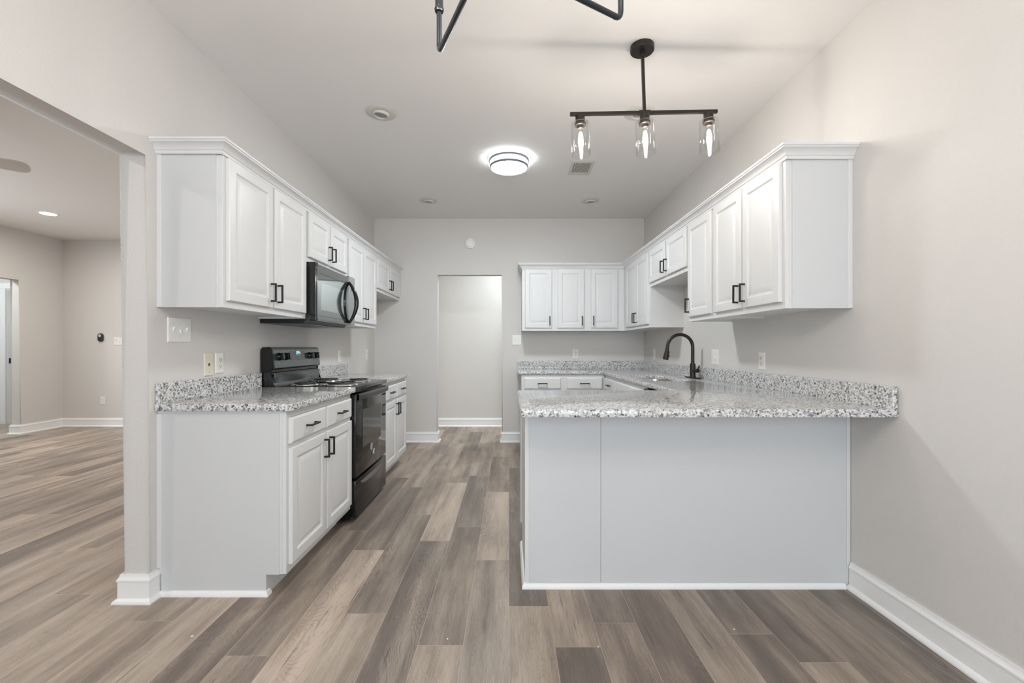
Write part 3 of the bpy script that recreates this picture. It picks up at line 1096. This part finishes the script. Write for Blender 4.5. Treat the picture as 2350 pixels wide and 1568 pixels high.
for ux in (0.085, 0.175, 0.56, 0.655):
    c = Ap.lerp(Bp, 0.58)
    Mk = Matrix.Translation((ux, c.y, c.z)) @ nrm.to_track_quat('Z', 'Y').to_matrix().to_4x4()
    kb = obj('knob', lathe(bmesh.new(), [(0.0, 0.001), (0.027, 0.001), (0.027, 0.008), (0.024, 0.014), (0.022, 0.026), (0.0, 0.028)], 24), BLACK, bg_, smooth=35, matrix=Mk)
    obj('grip', boxes((-0.006, 0.006, -0.024, 0.024, 0.02, 0.042, 0.003)), BLACK, kb, matrix=Mk)
# oven door, drawer
od = obj('oven_door', boxes((0.004, SW - 0.004, -0.648, -0.613, 0.300, 0.868, 0.005)), OVENGL, r, smooth=40)
obj('window', boxes((0.15, SW - 0.15, -0.6488, -0.646, 0.475, 0.745, 0.002)), OVENWIN, od)
bm = bmesh.new()
prof = []
n = 14
for k in range(n + 1):
    u = 0.012 + (SW - 0.024) * k / n
    bulge = 0.018 * (1 - (2 * k / n - 1) ** 4)
    prof.append((u, bulge))
rings = []
for u, bl in prof:
    y0 = -0.672 - bl
    rings.append([bm.verts.new(v) for v in ((u, y0 + 0.017, 0.828), (u, y0 + 0.003, 0.830), (u, y0, 0.84), (u, y0 + 0.002, 0.866), (u, y0 + 0.01, 0.872), (u, y0 + 0.017, 0.868))])
for a, b in zip(rings, rings[1:]):
    for i in range(6):
        j = (i + 1) % 6
        bm.faces.new((a[i], a[j], b[j], b[i]))
bm.faces.new(rings[0])
bm.faces.new(rings[-1])
box(bm, 0.012, 0.04, -0.668, -0.640, 0.826, 0.869)
box(bm, SW - 0.04, SW - 0.012, -0.668, -0.640, 0.826, 0.869)
obj('door_handle', bm, BLACKM, od, smooth=50)
# round emblem and small sticker under the oven window
Me = Matrix.Translation((SW / 2 - 0.02, -0.6482, 0.442)) @ Matrix.Rotation(PI / 2, 4, 'X')
em = obj('emblem', lathe(bmesh.new(), [(0, 0.0), (0.029, 0.0), (0.029, 0.0008), (0, 0.0010)], 32), STICKER, od, smooth=30, matrix=Me)
bm = bmesh.new()
for yy, segs_ in ((0.012, ((-0.012, -0.002), (0.003, 0.011))), (0.0, ((-0.02, -0.011), (-0.006, 0.006), (0.011, 0.019))), (-0.012, ((-0.013, -0.004), (0.001, 0.012)))):
    for a, b in segs_:
        pts = [(a + (b - a) * t, yy + 0.003 * math.sin(t * 7), 0.0012) for t in (0, .25, .5, .75, 1)]
        tube(bm, pts, 0.0016, 6)
tube(bm, [(0.0255 * math.cos(t * PI / 12), 0.0255 * math.sin(t * PI / 12), 0.0011) for t in range(25)], 0.0009, 6)
obj('emblem_marking', bm, simple('emblem_ink', (0.12, 0.12, 0.11, 1), 0.6, noise=0.05), em, matrix=Me)
bm = boxes((SW / 2 + 0.030, SW / 2 + 0.050, -0.6492, -0.648, 0.396, 0.412), (SW / 2 + 0.015, SW / 2 + 0.028, -0.6492, -0.648, 0.384, 0.400), (SW / 2 + 0.030, SW / 2 + 0.044, -0.6492, -0.648, 0.372, 0.388))
obj('sticker', bm, BRIGHT, od)
dw = obj('storage_drawer', boxes((0.004, SW - 0.004, -0.648, -0.613, 0.035, 0.282, 0.005)), BLACK, r, smooth=40)
# scooped pull: a lens-shaped recess lip
bm = bmesh.new()
N = 20
top, bot, ti, bi = [], [], [], []
for k in range(N + 1):
    u = 0.10 + (SW - 0.20) * k / N
    d_ = 0.038 * (1 - (2 * k / N - 1) ** 2) ** 0.6
    top.append(bm.verts.new((u, -0.6484, 0.252)))
    bot.append(bm.verts.new((u, -0.6500, 0.252 - d_)))
for k in range(N):
    if k == 0 or k == N - 1:
        pass
    bm.faces.new((top[k], top[k + 1], bot[k + 1], bot[k]))
obj('pull_scoop', bm, simple('drawer_scoop', (0.22, 0.24, 0.25, 1), 0.3, metal=0.7, noise=0.05), dw)

# ------------------------------------------------------------------ microwave
MZ0, MZ1, MD = 1.352, 1.768, 0.385
r = thing('microwave', 'black over-the-range microwave with a bowed black handle, hung over the stove', 'microwave', (XL, B2 + 0.003, MZ0), RL)
MW = B3 - B2 - 0.006
H = MZ1 - MZ0
bm = bmesh.new()
prism(bm, [(0, -0.003, 0.0), (0, -0.003, H), (0, -MD + 0.05, H), (0, -MD + 0.05, 0.045), (0, -MD + 0.09, 0.0)], (MW, 0, 0))
obj('body', bm, BLACKM, r)
bm = bmesh.new()
prism(bm, [(0, -MD + 0.049, 0.018), (0, -MD + 0.049, H), (0, -MD + 0.018, H), (0, -MD + 0.004, H - 0.012), (0, -MD, H - 0.05), (0, -MD, 0.05), (0, -MD + 0.004, 0.025), (0, -MD + 0.012, 0.018)], (0.60, 0, 0))
md = obj('door', bm, MWGLASS, r, smooth=35)
obj('door_edge', boxes((-0.003, 0.030, -MD + 0.002, -MD + 0.048, 0.018, H, 0.004), (0.0, 0.010, -MD - 0.004, -MD + 0.01, 0.022, H - 0.04, 0.003)), BLACK, md)
obj('window', boxes((0.075, 0.47, -MD - 0.0012, -MD, 0.095, 0.285, 0.001)), MWWIN, md)
obj('window_border', boxes((0.05, 0.55, -MD - 0.0009, -MD, 0.345, 0.349), (0.05, 0.55, -MD - 0.0009, -MD, 0.052, 0.055)), BLACKM, md)
obj('control_panel', boxes((0.602, MW, -MD, -MD + 0.049, 0.018, H, 0.004)), MWGLASS, r)
obj('display', boxes((0.665, 0.728, -MD - 0.0008, -MD, 0.30, 0.322)), BLACK, r)
# bowed handle: two bars meeting at the ends, lens-shaped from the side
bm = bmesh.new()
n = 22
zc, zh = H / 2 - 0.012, 0.165
outer, flat_ = [], []
for k in range(n + 1):
    t = -1 + 2 * k / n
    b_ = (1 - t * t)
    outer.append((0.598 - 0.012, -MD - 0.010 - 0.062 * b_, zc + zh * t))
    flat_.append((0.598 - 0.055 * b_ - 0.012, -MD - 0.006, zc + zh * t))
rad = [0.010 + 0.008 * (1 - abs(-1 + 2 * k / n)) for k in range(n + 1)]
tube(bm, outer, rad, 12)
obj('handle', bm, BLACK, md, smooth=60)
bm = bmesh.new()
for k in range(n):
    for (a, b) in (((flat_[k], flat_[k + 1]), 0.016),):
        pass
strip = []
for k in range(n + 1):
    x, y, z = flat_[k]
    wv = 0.030
    strip.append([bm.verts.new(v) for v in ((x - wv / 2, y + 0.007, z), (x + wv / 2, y + 0.007, z), (x + wv / 2, y - 0.004, z), (x - wv / 2, y - 0.004, z))])
for a, b in zip(strip, strip[1:]):
    for i in range(4):
        j = (i + 1) % 4
        bm.faces.new((a[i], a[j], b[j], b[i]))
bm.faces.new(strip[0])
bm.faces.new(strip[-1])
obj('handle_bezel', bm, BLACK, md, smooth=40)
bm = boxes((0.10, 0.36, -0.30, -0.09, -0.006, -0.0005), (0.40, 0.66, -0.30, -0.09, -0.006, -0.0005))
obj('grease_filter', bm, NICKEL, r)

# ------------------------------------------------------------------ lights
# pendant: bar with three clear glass cylinders
PXc, PYc = 0.712, 2.40
r = thing('pendant_light', 'dark bronze pendant light bar with three clear glass cylinder shades over the peninsula', 'pendant light', (PXc, PYc, ZC), math.radians(1.8))
obj('canopy', lathe(bmesh.new(), [(0, -0.001), (0.062, -0.001), (0.062, -0.026), (0.059, -0.030), (0, -0.030)], 36), BRONZE, r, smooth=35)
MT = Matrix.Rotation(math.radians(-2.0), 4, 'Y')
obj('down_rod', boxes((-0.0075, 0.0075, -0.0075, 0.0075, -0.352, -0.026, 0.001), (-0.013, 0.013, -0.011, 0.011, -0.055, -0.026, 0.003)), BRONZE, r, matrix=MT)
obj('bar', boxes((-0.400, 0.395, -0.008, 0.008, -0.366, -0.348, 0.0015), (-0.031, 0.031, -0.0105, 0.0105, -0.369, -0.345, 0.002)), BRONZE, r, matrix=MT)
for sx in (-0.347, 0.0, 0.347):
    sk = obj('socket', lathe(bmesh.new(), [(0, -0.366), (0.025, -0.366), (0.025, -0.402), (0.0235, -0.404), (0.0, -0.404)], 28, sx), BRONZE, r, smooth=35, matrix=MT)
    obj('retaining_ring', lathe(bmesh.new(), [(0.018, -0.409), (0.031, -0.409), (0.031, -0.419), (0.018, -0.421), (0.016, -0.435), (0, -0.436)], 28, sx), BRONZE, sk, smooth=35, matrix=MT)
    bm = bmesh.new()
    lathe(bm, [(0.022, -0.4045), (0.046, -0.4045), (0.049, -0.4075), (0.049, -0.578), (0.0475, -0.5795), (0.0465, -0.578), (0.0465, -0.409), (0.0455, -0.407), (0.022, -0.407)], 40, sx, caps=False)
    obj('shade', bm, GLASS, r, smooth=50, matrix=MT)
    bm = lathe(bmesh.new(), [(0.012, -0.437), (0.014, -0.445), (0.022, -0.470), (0.029, -0.500), (0.029, -0.520), (0.022, -0.541), (0.010, -0.551), (0, -0.553)], 24, sx, caps=False)
    bl = obj('bulb', bm, GLASS, r, smooth=60, matrix=MT)
    bm = lathe(bmesh.new(), [(0.0, -0.450), (0.008, -0.458), (0.012, -0.485), (0.0135, -0.510), (0.008, -0.533), (0.0, -0.540)], 16, sx)
    obj('filament', bm, FILAMENT, bl, smooth=60, matrix=MT)

# flush ceiling light
r = thing('flush_ceiling_light', 'round bright flush-mount ceiling light with two metal rings in the kitchen middle', 'ceiling light', (0.0, 3.83, ZC))
obj('diffuser', lathe(bmesh.new(), [(0, -0.070), (0.148, -0.070), (0.147, -0.074), (0.13, -0.086), (0.08, -0.093), (0, -0.096)], 48), DIFFUSER, r, smooth=40)
obj('side_diffuser', lathe(bmesh.new(), [(0, -0.002), (0.143, -0.002), (0.147, -0.0695), (0, -0.0695)], 48), SIDEGLOW, r, smooth=40)
for zr, ro in ((-0.022, 0.170), (-0.074, 0.163)):
    obj('ring', lathe(bmesh.new(), [(ro - 0.006, zr + 0.011), (ro, zr + 0.008), (ro, zr - 0.008), (ro - 0.006, zr - 0.011), (ro - 0.010, zr - 0.008), (ro - 0.010, zr + 0.008), (ro - 0.006, zr + 0.011)], 56, caps=False), NICKEL, r, smooth=40)
for k in range(3):
    a = math.radians(100 + 120 * k)
    bm = bmesh.new()
    tube(bm, [(0.158 * math.cos(a), 0.158 * math.sin(a), -0.02), (0.155 * math.cos(a), 0.155 * math.sin(a), -0.075)], 0.0025, 8)
    tube(bm, [(0.140 * math.cos(a), 0.140 * math.sin(a), -0.022), (0.162 * math.cos(a), 0.162 * math.sin(a), -0.022)], 0.003, 8)
    obj('strut', bm, NICKEL, r, smooth=40)


# recessed eyeball cans, off
def can(label, x, y, tilt, R=0.102):
    r = thing('recessed_light', label, 'recessed light', (x, y, ZC), 0, 'unlit recessed lights')
    obj('trim_ring', lathe(bmesh.new(), [(0.056, -0.001), (R, -0.001), (R, -0.004), (R - 0.012, -0.009), (0.060, -0.012), (0.056, -0.010)], 48, caps=False), OFFWHITE, r, smooth=35)
    M = Matrix.Rotation(tilt, 4, 'Y')
    eb = obj('eyeball', lathe(bmesh.new(), [(0.058, 0.0), (0.056, -0.014), (0.052, -0.022), (0.046, -0.024), (0.044, -0.018), (0.044, -0.006)], 40, caps=False), OFFWHITE, r, smooth=45, matrix=M)
    obj('lens', lathe(bmesh.new(), [(0, -0.016), (0.030, -0.017), (0.044, -0.010)], 32), LENS, eb, smooth=40, matrix=M)
    return r


can('unlit recessed ceiling light with a grey lens, left of the pendant light', -0.877, 3.08, 0.10)
can('unlit recessed ceiling light half hidden behind the bar of the pendant', 0.892, 3.08, -0.05)
can('small-looking unlit recessed ceiling light, left of the two near the back wall', -0.88, 4.92, 0.04)
can('small-looking unlit recessed ceiling light, right of the two near the back wall', 0.892, 4.92, -0.04)

# lit recessed light in the living room
r = thing('recessed_light', 'small lit recessed ceiling light glowing in the living room through the left opening', 'recessed light', (-5.54, 5.40, ZC))
obj('trim_ring', lathe(bmesh.new(), [(0.075, -0.001), (0.098, -0.001), (0.096, -0.006), (0.076, -0.009)], 40, caps=False), TRIM, r, smooth=35)
obj('lens', lathe(bmesh.new(), [(0, -0.006), (0.075, -0.004)], 32), CANGLOW, r, smooth=35)
for x, y in ((-3.2, 5.4), (-5.54, 1.2), (-3.2, 1.2)):
    c = copy_tree(r)
    c.location = (x, y, ZC)
    c['label'] = 'lit recessed ceiling light elsewhere in the living room, out of view'
    c['group'] = 'living room recessed lights'

# hallway light, out of sight above the doorway
r = thing('flush_ceiling_light', 'round flush ceiling light in the hallway beyond the back doorway', 'ceiling light', (0.45, 6.18, ZC))
obj('diffuser', lathe(bmesh.new(), [(0, -0.002), (0.13, -0.002), (0.13, -0.05), (0.10, -0.07), (0, -0.075)], 32), HALLGLOW, r, smooth=40)
r2 = copy_tree(r)  # lamp added out of view to light the room beyond
r2.location = (-7.9, 7.75, ZC)
r2['label'] = 'unseen round ceiling light added to brighten the room beyond the living room'
r3 = copy_tree(r)
r3.location = (-7.6, 5.35, ZC)
r3['label'] = 'round flush ceiling light in the small hall left of the living room'

# chandelier near the camera
HX, HY, HZ = -0.032, 0.645, 1.762
r = thing('chandelier', 'dark metal five-arm chandelier close to the camera, cut off by the top of the picture', 'chandelier', (HX, HY, HZ))
obj('hub', lathe(bmesh.new(), [(0, -0.03), (0.012, -0.028), (0.022, -0.012), (0.026, 0.0), (0.022, 0.018), (0.012, 0.03), (0.009, 0.05), (0, 0.05)], 24), CHMETAL, r, smooth=50)
obj('stem', tube(bmesh.new(), [(0, 0, 0.04), (0, 0, ZC - HZ - 0.02)], 0.007, 14), CHMETAL, r, smooth=50)
obj('canopy', lathe(bmesh.new(), [(0, ZC - HZ - 0.001), (0.065, ZC - HZ - 0.001), (0.062, ZC - HZ - 0.02), (0.01, ZC - HZ - 0.03), (0, ZC - HZ - 0.03)], 32), CHMETAL, r, smooth=40)
ARM_R, ARM_Z = 0.3125, 0.038
for k in range(5):
    a = math.radians(39.3 + 72 * k)
    cx_, cy_ = ARM_R * math.cos(a), ARM_R * math.sin(a)
    pts = fillet([(0.02 * math.cos(a), 0.02 * math.sin(a), 0.0), (cx_, cy_, ARM_Z + 0.006), (cx_, cy_, ARM_Z + 0.135)], 0.020, 8)
    am = obj('arm', tube(bmesh.new(), pts, 0.0053, 14), CHMETAL, r, smooth=60)
    zs = ARM_Z + 0.088
    bm = lathe(bmesh.new(), [(0.0055, zs), (0.0085, zs + 0.001), (0.0100, zs + 0.006), (0.0092, zs + 0.009), (0.0085, zs + 0.011), (0.0085, zs + 0.085), (0.0, zs + 0.085)], 20, cx_, cy_)
    obj('candle_sleeve', bm, CHMETAL, am, smooth=40)
    bm = lathe(bmesh.new(), [(0.0, zs + 0.086), (0.006, zs + 0.088), (0.0125, zs + 0.108), (0.011, zs + 0.128), (0.004, zs + 0.150), (0, zs + 0.154)], 14, cx_, cy_)
    obj('bulb', bm, CHBULB, am, smooth=60)

# ceiling air vent
r = thing('air_vent', 'rectangular white ceiling air vent with louvers beyond the pendant light', 'vent', (0.648, 4.03, ZC))
obj('frame', boxes((-0.10, -0.075, -0.155, 0.155, -0.006, -0.001, 0.001), (0.075, 0.10, -0.155, 0.155, -0.006, -0.001, 0.001),
                   (-0.075, 0.075, -0.155, -0.115, -0.006, -0.001, 0.001), (-0.075, 0.075, 0.09, 0.155, -0.006, -0.001, 0.001)), OFFWHITE, r)
obj('backing', boxes((-0.076, 0.076, -0.116, 0.091, -0.003, -0.0012)), VENTDARK, r)
for k in range(12):
    x = -0.068 + k * 0.1236 / 10.0 - 0.0002
    o_ = obj('louver', boxes((x, x + 0.0055, -0.114, 0.089, -0.010, -0.0035)), OFFWHITE, r)

# smoke detector on the back wall
r = thing('smoke_detector', 'round white smoke detector on the back wall above the doorway', 'smoke detector', (-0.485, YB - 0.0005, 2.487))
Mw = Matrix.Rotation(PI / 2, 4, 'X')
obj('base', lathe(bmesh.new(), [(0, 0), (0.066, 0), (0.066, 0.012), (0.060, 0.020), (0.044, 0.024), (0.0, 0.026)], 40), PLATE, r, smooth=35, matrix=Mw)
obj('cover', lathe(bmesh.new(), [(0.0, 0.026), (0.043, 0.0245), (0.040, 0.034), (0.034, 0.038), (0, 0.039)], 36), TRIM, r, smooth=35, matrix=Mw)
obj('test_button', lathe(bmesh.new(), [(0.0, 0.039), (0.009, 0.039), (0.008, 0.042), (0, 0.042)], 20, 0.004, -0.004), PLATE, r, smooth=35, matrix=Mw)


# ------------------------------------------------------------------ wall plates
def plate_bm(w, h=0.118):
    bm = bmesh.new()
    prof = [(0, 0), (0, 0.003), (0.003, 0.0055), (0.006, 0.0062)]
    rings = []
    for ins, d in prof:
        a, b = w / 2 - ins, h / 2 - ins
        rings.append([bm.verts.new(p) for p in ((-a, -d, -b), (a, -d, -b), (a, -d, b), (-a, -d, b))])
    for p, q in zip(rings, rings[1:]):
        for i in range(4):
            bm.faces.new((p[i], p[(i + 1) % 4], q[(i + 1) % 4], q[i]))
    bm.faces.new(rings[0])
    bm.faces.new(rings[-1])
    return bm


def switch_plate(label, loc, rotz, gangs, mat=PLATE, h=0.118):
    r = thing('light_switch', label, 'light switch', loc, rotz)
    w = 0.071 + 0.046 * (gangs - 1)
    obj('cover_plate', plate_bm(w, h), mat, r)
    for k in range(gangs):
        x = (k - (gangs - 1) / 2) * 0.046
        s = 1 if k % 2 == 0 else -1
        tg = obj('toggle', prism(bmesh.new(), [(-0.0045, -0.006, -0.011), (-0.0045, -0.006, 0.011), (-0.0045, -0.016, 0.013 * s + 0.004), (-0.0045, -0.016, 0.013 * s - 0.004)], (0.009, 0, 0)), mat, r)
        tg.location = (x, 0, 0)
        obj('screw', boxes((x - 0.0025, x + 0.0025, -0.0072, -0.006, 0.028, 0.033), (x - 0.0025, x + 0.0025, -0.0072, -0.006, -0.033, -0.028)), OFFWHITE, r)
    return r


def outlet(label, loc, rotz, mat=PLATE, inner=IVORY, w=0.073):
    r = thing('wall_outlet', label, 'outlet', loc, rotz)
    obj('cover_plate', plate_bm(w), mat, r)
    for s in (1, -1):
        o = obj('receptacle', slab(bmesh.new(), rounded([(-0.017, -0.014), (0.017, -0.014), (0.017, 0.014), (-0.017, 0.014)], 0.008, 4), (), 0.006, 0.0082, 0.0008), inner, r, smooth=40,
                matrix=Matrix.Translation((0, 0, 0.0195 * s)) @ Matrix.Rotation(PI / 2, 4, 'X'))
        obj('slots', boxes((-0.009, -0.0065, -0.0086, -0.008, 0.0195 * s - 0.002, 0.0195 * s + 0.007), (0.0065, 0.009, -0.0086, -0.008, 0.0195 * s - 0.002, 0.0195 * s + 0.006),
                           (-0.0022, 0.0022, -0.0086, -0.008, 0.0195 * s - 0.009, 0.0195 * s - 0.005)), SLOT, o)
    return r


switch_plate('white triple toggle switch plate on the left wall under the nearest wall cabinet', (XL + 0.0005, 2.292, 1.277), RL, 3, h=0.125)
r = thing('phone_jack', 'ivory phone jack plate on the left wall, beside an outlet above the near granite counter', 'wall plate', (XL + 0.0005, 2.512, 1.093), RL)
obj('cover_plate', plate_bm(0.074, 0.128), IVORY, r)
obj('jack', boxes((-0.006, 0.006, -0.008, -0.006, -0.008, 0.007)), SLOT, r)
obj('screw', boxes((-0.003, 0.003, -0.0075, -0.006, 0.04, 0.046), (-0.003, 0.003, -0.0075, -0.006, -0.046, -0.04)), STICKER, r)
outlet('white outlet with ivory sockets on the left wall beside the phone jack plate', (XL + 0.0005, 2.607, 1.097), RL)
outlet('white outlet on the left wall above the small counter just beyond the stove', (XL + 0.0005, 4.46, 1.098), RL, inner=PLATE)
outlet('white outlet low in the empty gap at the far end of the left wall', (XL + 0.0005, 5.31, 1.10), RL, inner=PLATE)
outlet('white outlet on the right wall close to the back corner, left of the faucet', (XR - 0.0005, 5.22, 1.105), RR, inner=PLATE)
switch_plate('white double switch plate on the right wall just right of the faucet', (XR - 0.0005, 3.675, 1.108), RR, 2, h=0.122)
outlet('white outlet on the right wall below the nearest right-hand wall cabinet', (XR - 0.0005, 2.995, 1.098), RR)
switch_plate('white double switch plate on the back wall beside the doorway', (0.098, YB - 0.0005, 1.28), 0, 2, h=0.128)
outlet('white outlet with ivory sockets on the back wall above the back counter', (0.832, YB - 0.0005, 1.107), 0)
outlet('white outlet low on the far living room wall', (-6.09, YF - 0.0005, 0.39), 0, inner=PLATE)
switch_plate('white double switch plate on the far living room wall, right of the black sensor', (-5.86, YF - 0.0005, 1.28), 0, 2)
r = thing('doorbell_sensor', 'small black oval device with a pale round face on the far living room wall', 'sensor', (-6.11, YF - 0.0005, 1.335))
bm = slab(bmesh.new(), rounded([(-0.037, -0.062), (0.037, -0.062), (0.037, 0.062), (-0.037, 0.062)], 0.034, 8), (), 0, 0.03, 0.008)
obj('housing', bm, BLACKM, r, smooth=40, matrix=Matrix.Rotation(PI / 2, 4, 'X'))
obj('dial', lathe(bmesh.new(), [(0, 0.0305), (0.021, 0.0305), (0.020, 0.033), (0, 0.0335)], 24, 0, 0.026), STICKER, r, smooth=40, matrix=Matrix.Rotation(PI / 2, 4, 'X'))

# ------------------------------------------------------------------ ceiling fan in the living room
FXc, FYc, FZ = -3.98, 2.92, 2.50
r = thing('ceiling_fan', 'taupe ceiling fan in the living room, one blade tip showing at the left picture edge', 'ceiling fan', (FXc, FYc, FZ))
obj('motor', lathe(bmesh.new(), [(0, -0.07), (0.07, -0.06), (0.10, -0.02), (0.10, 0.03), (0.06, 0.06), (0.0, 0.06)], 32), NICKEL, r, smooth=40)
obj('down_rod', tube(bmesh.new(), [(0, 0, 0.05), (0, 0, ZC - FZ - 0.001)], 0.014, 12), NICKEL, r, smooth=40)
for k in range(5):
    a = math.radians(38 + 72 * k)
    poly = rounded([(0.12, -0.055), (0.60, -0.078), (0.60, 0.078), (0.12, 0.055)], {0: .01, 1: .06, 2: .06, 3: .01}, 8)
    Mb = Matrix.Rotation(a, 4, 'Z') @ Matrix.Rotation(math.radians(-14), 4, 'X')
    obj('blade', slab(bmesh.new(), poly, (), -0.004, 0.004, 0.002), FANBLADE, r, smooth=40, matrix=Mb)

# ------------------------------------------------------------------ paint chips on the floor
chip = None
for px, py, s in ((1027, 1467, .005), (853, 1292, .004), (840, 1297, .0035), (753, 1270, .0035), (763, 1296, .003), (1112, 1143, .004), (1373, 1485, .004), (441, 1461, .006), (1685, 1445, .005)):
    d_ = CAM_Z / (py - VPY)
    bm = bmesh.new()
    bmesh.ops.create_icosphere(bm, subdivisions=1, radius=s)
    for v in bm.verts:
        v.co.z = max(v.co.z * 0.4, -0.0005)
        v.co.x *= 0.6 + 0.8 * random.random()
    o = obj('paint_chip', bm, BRIGHT, None, smooth=60)
    o.location = ((px - VPX) * d_, FPX * d_, 0.0006)
    tag(o, 'tiny white paint chip lying on the plank floor', 'debris', 'paint chips on the floor')
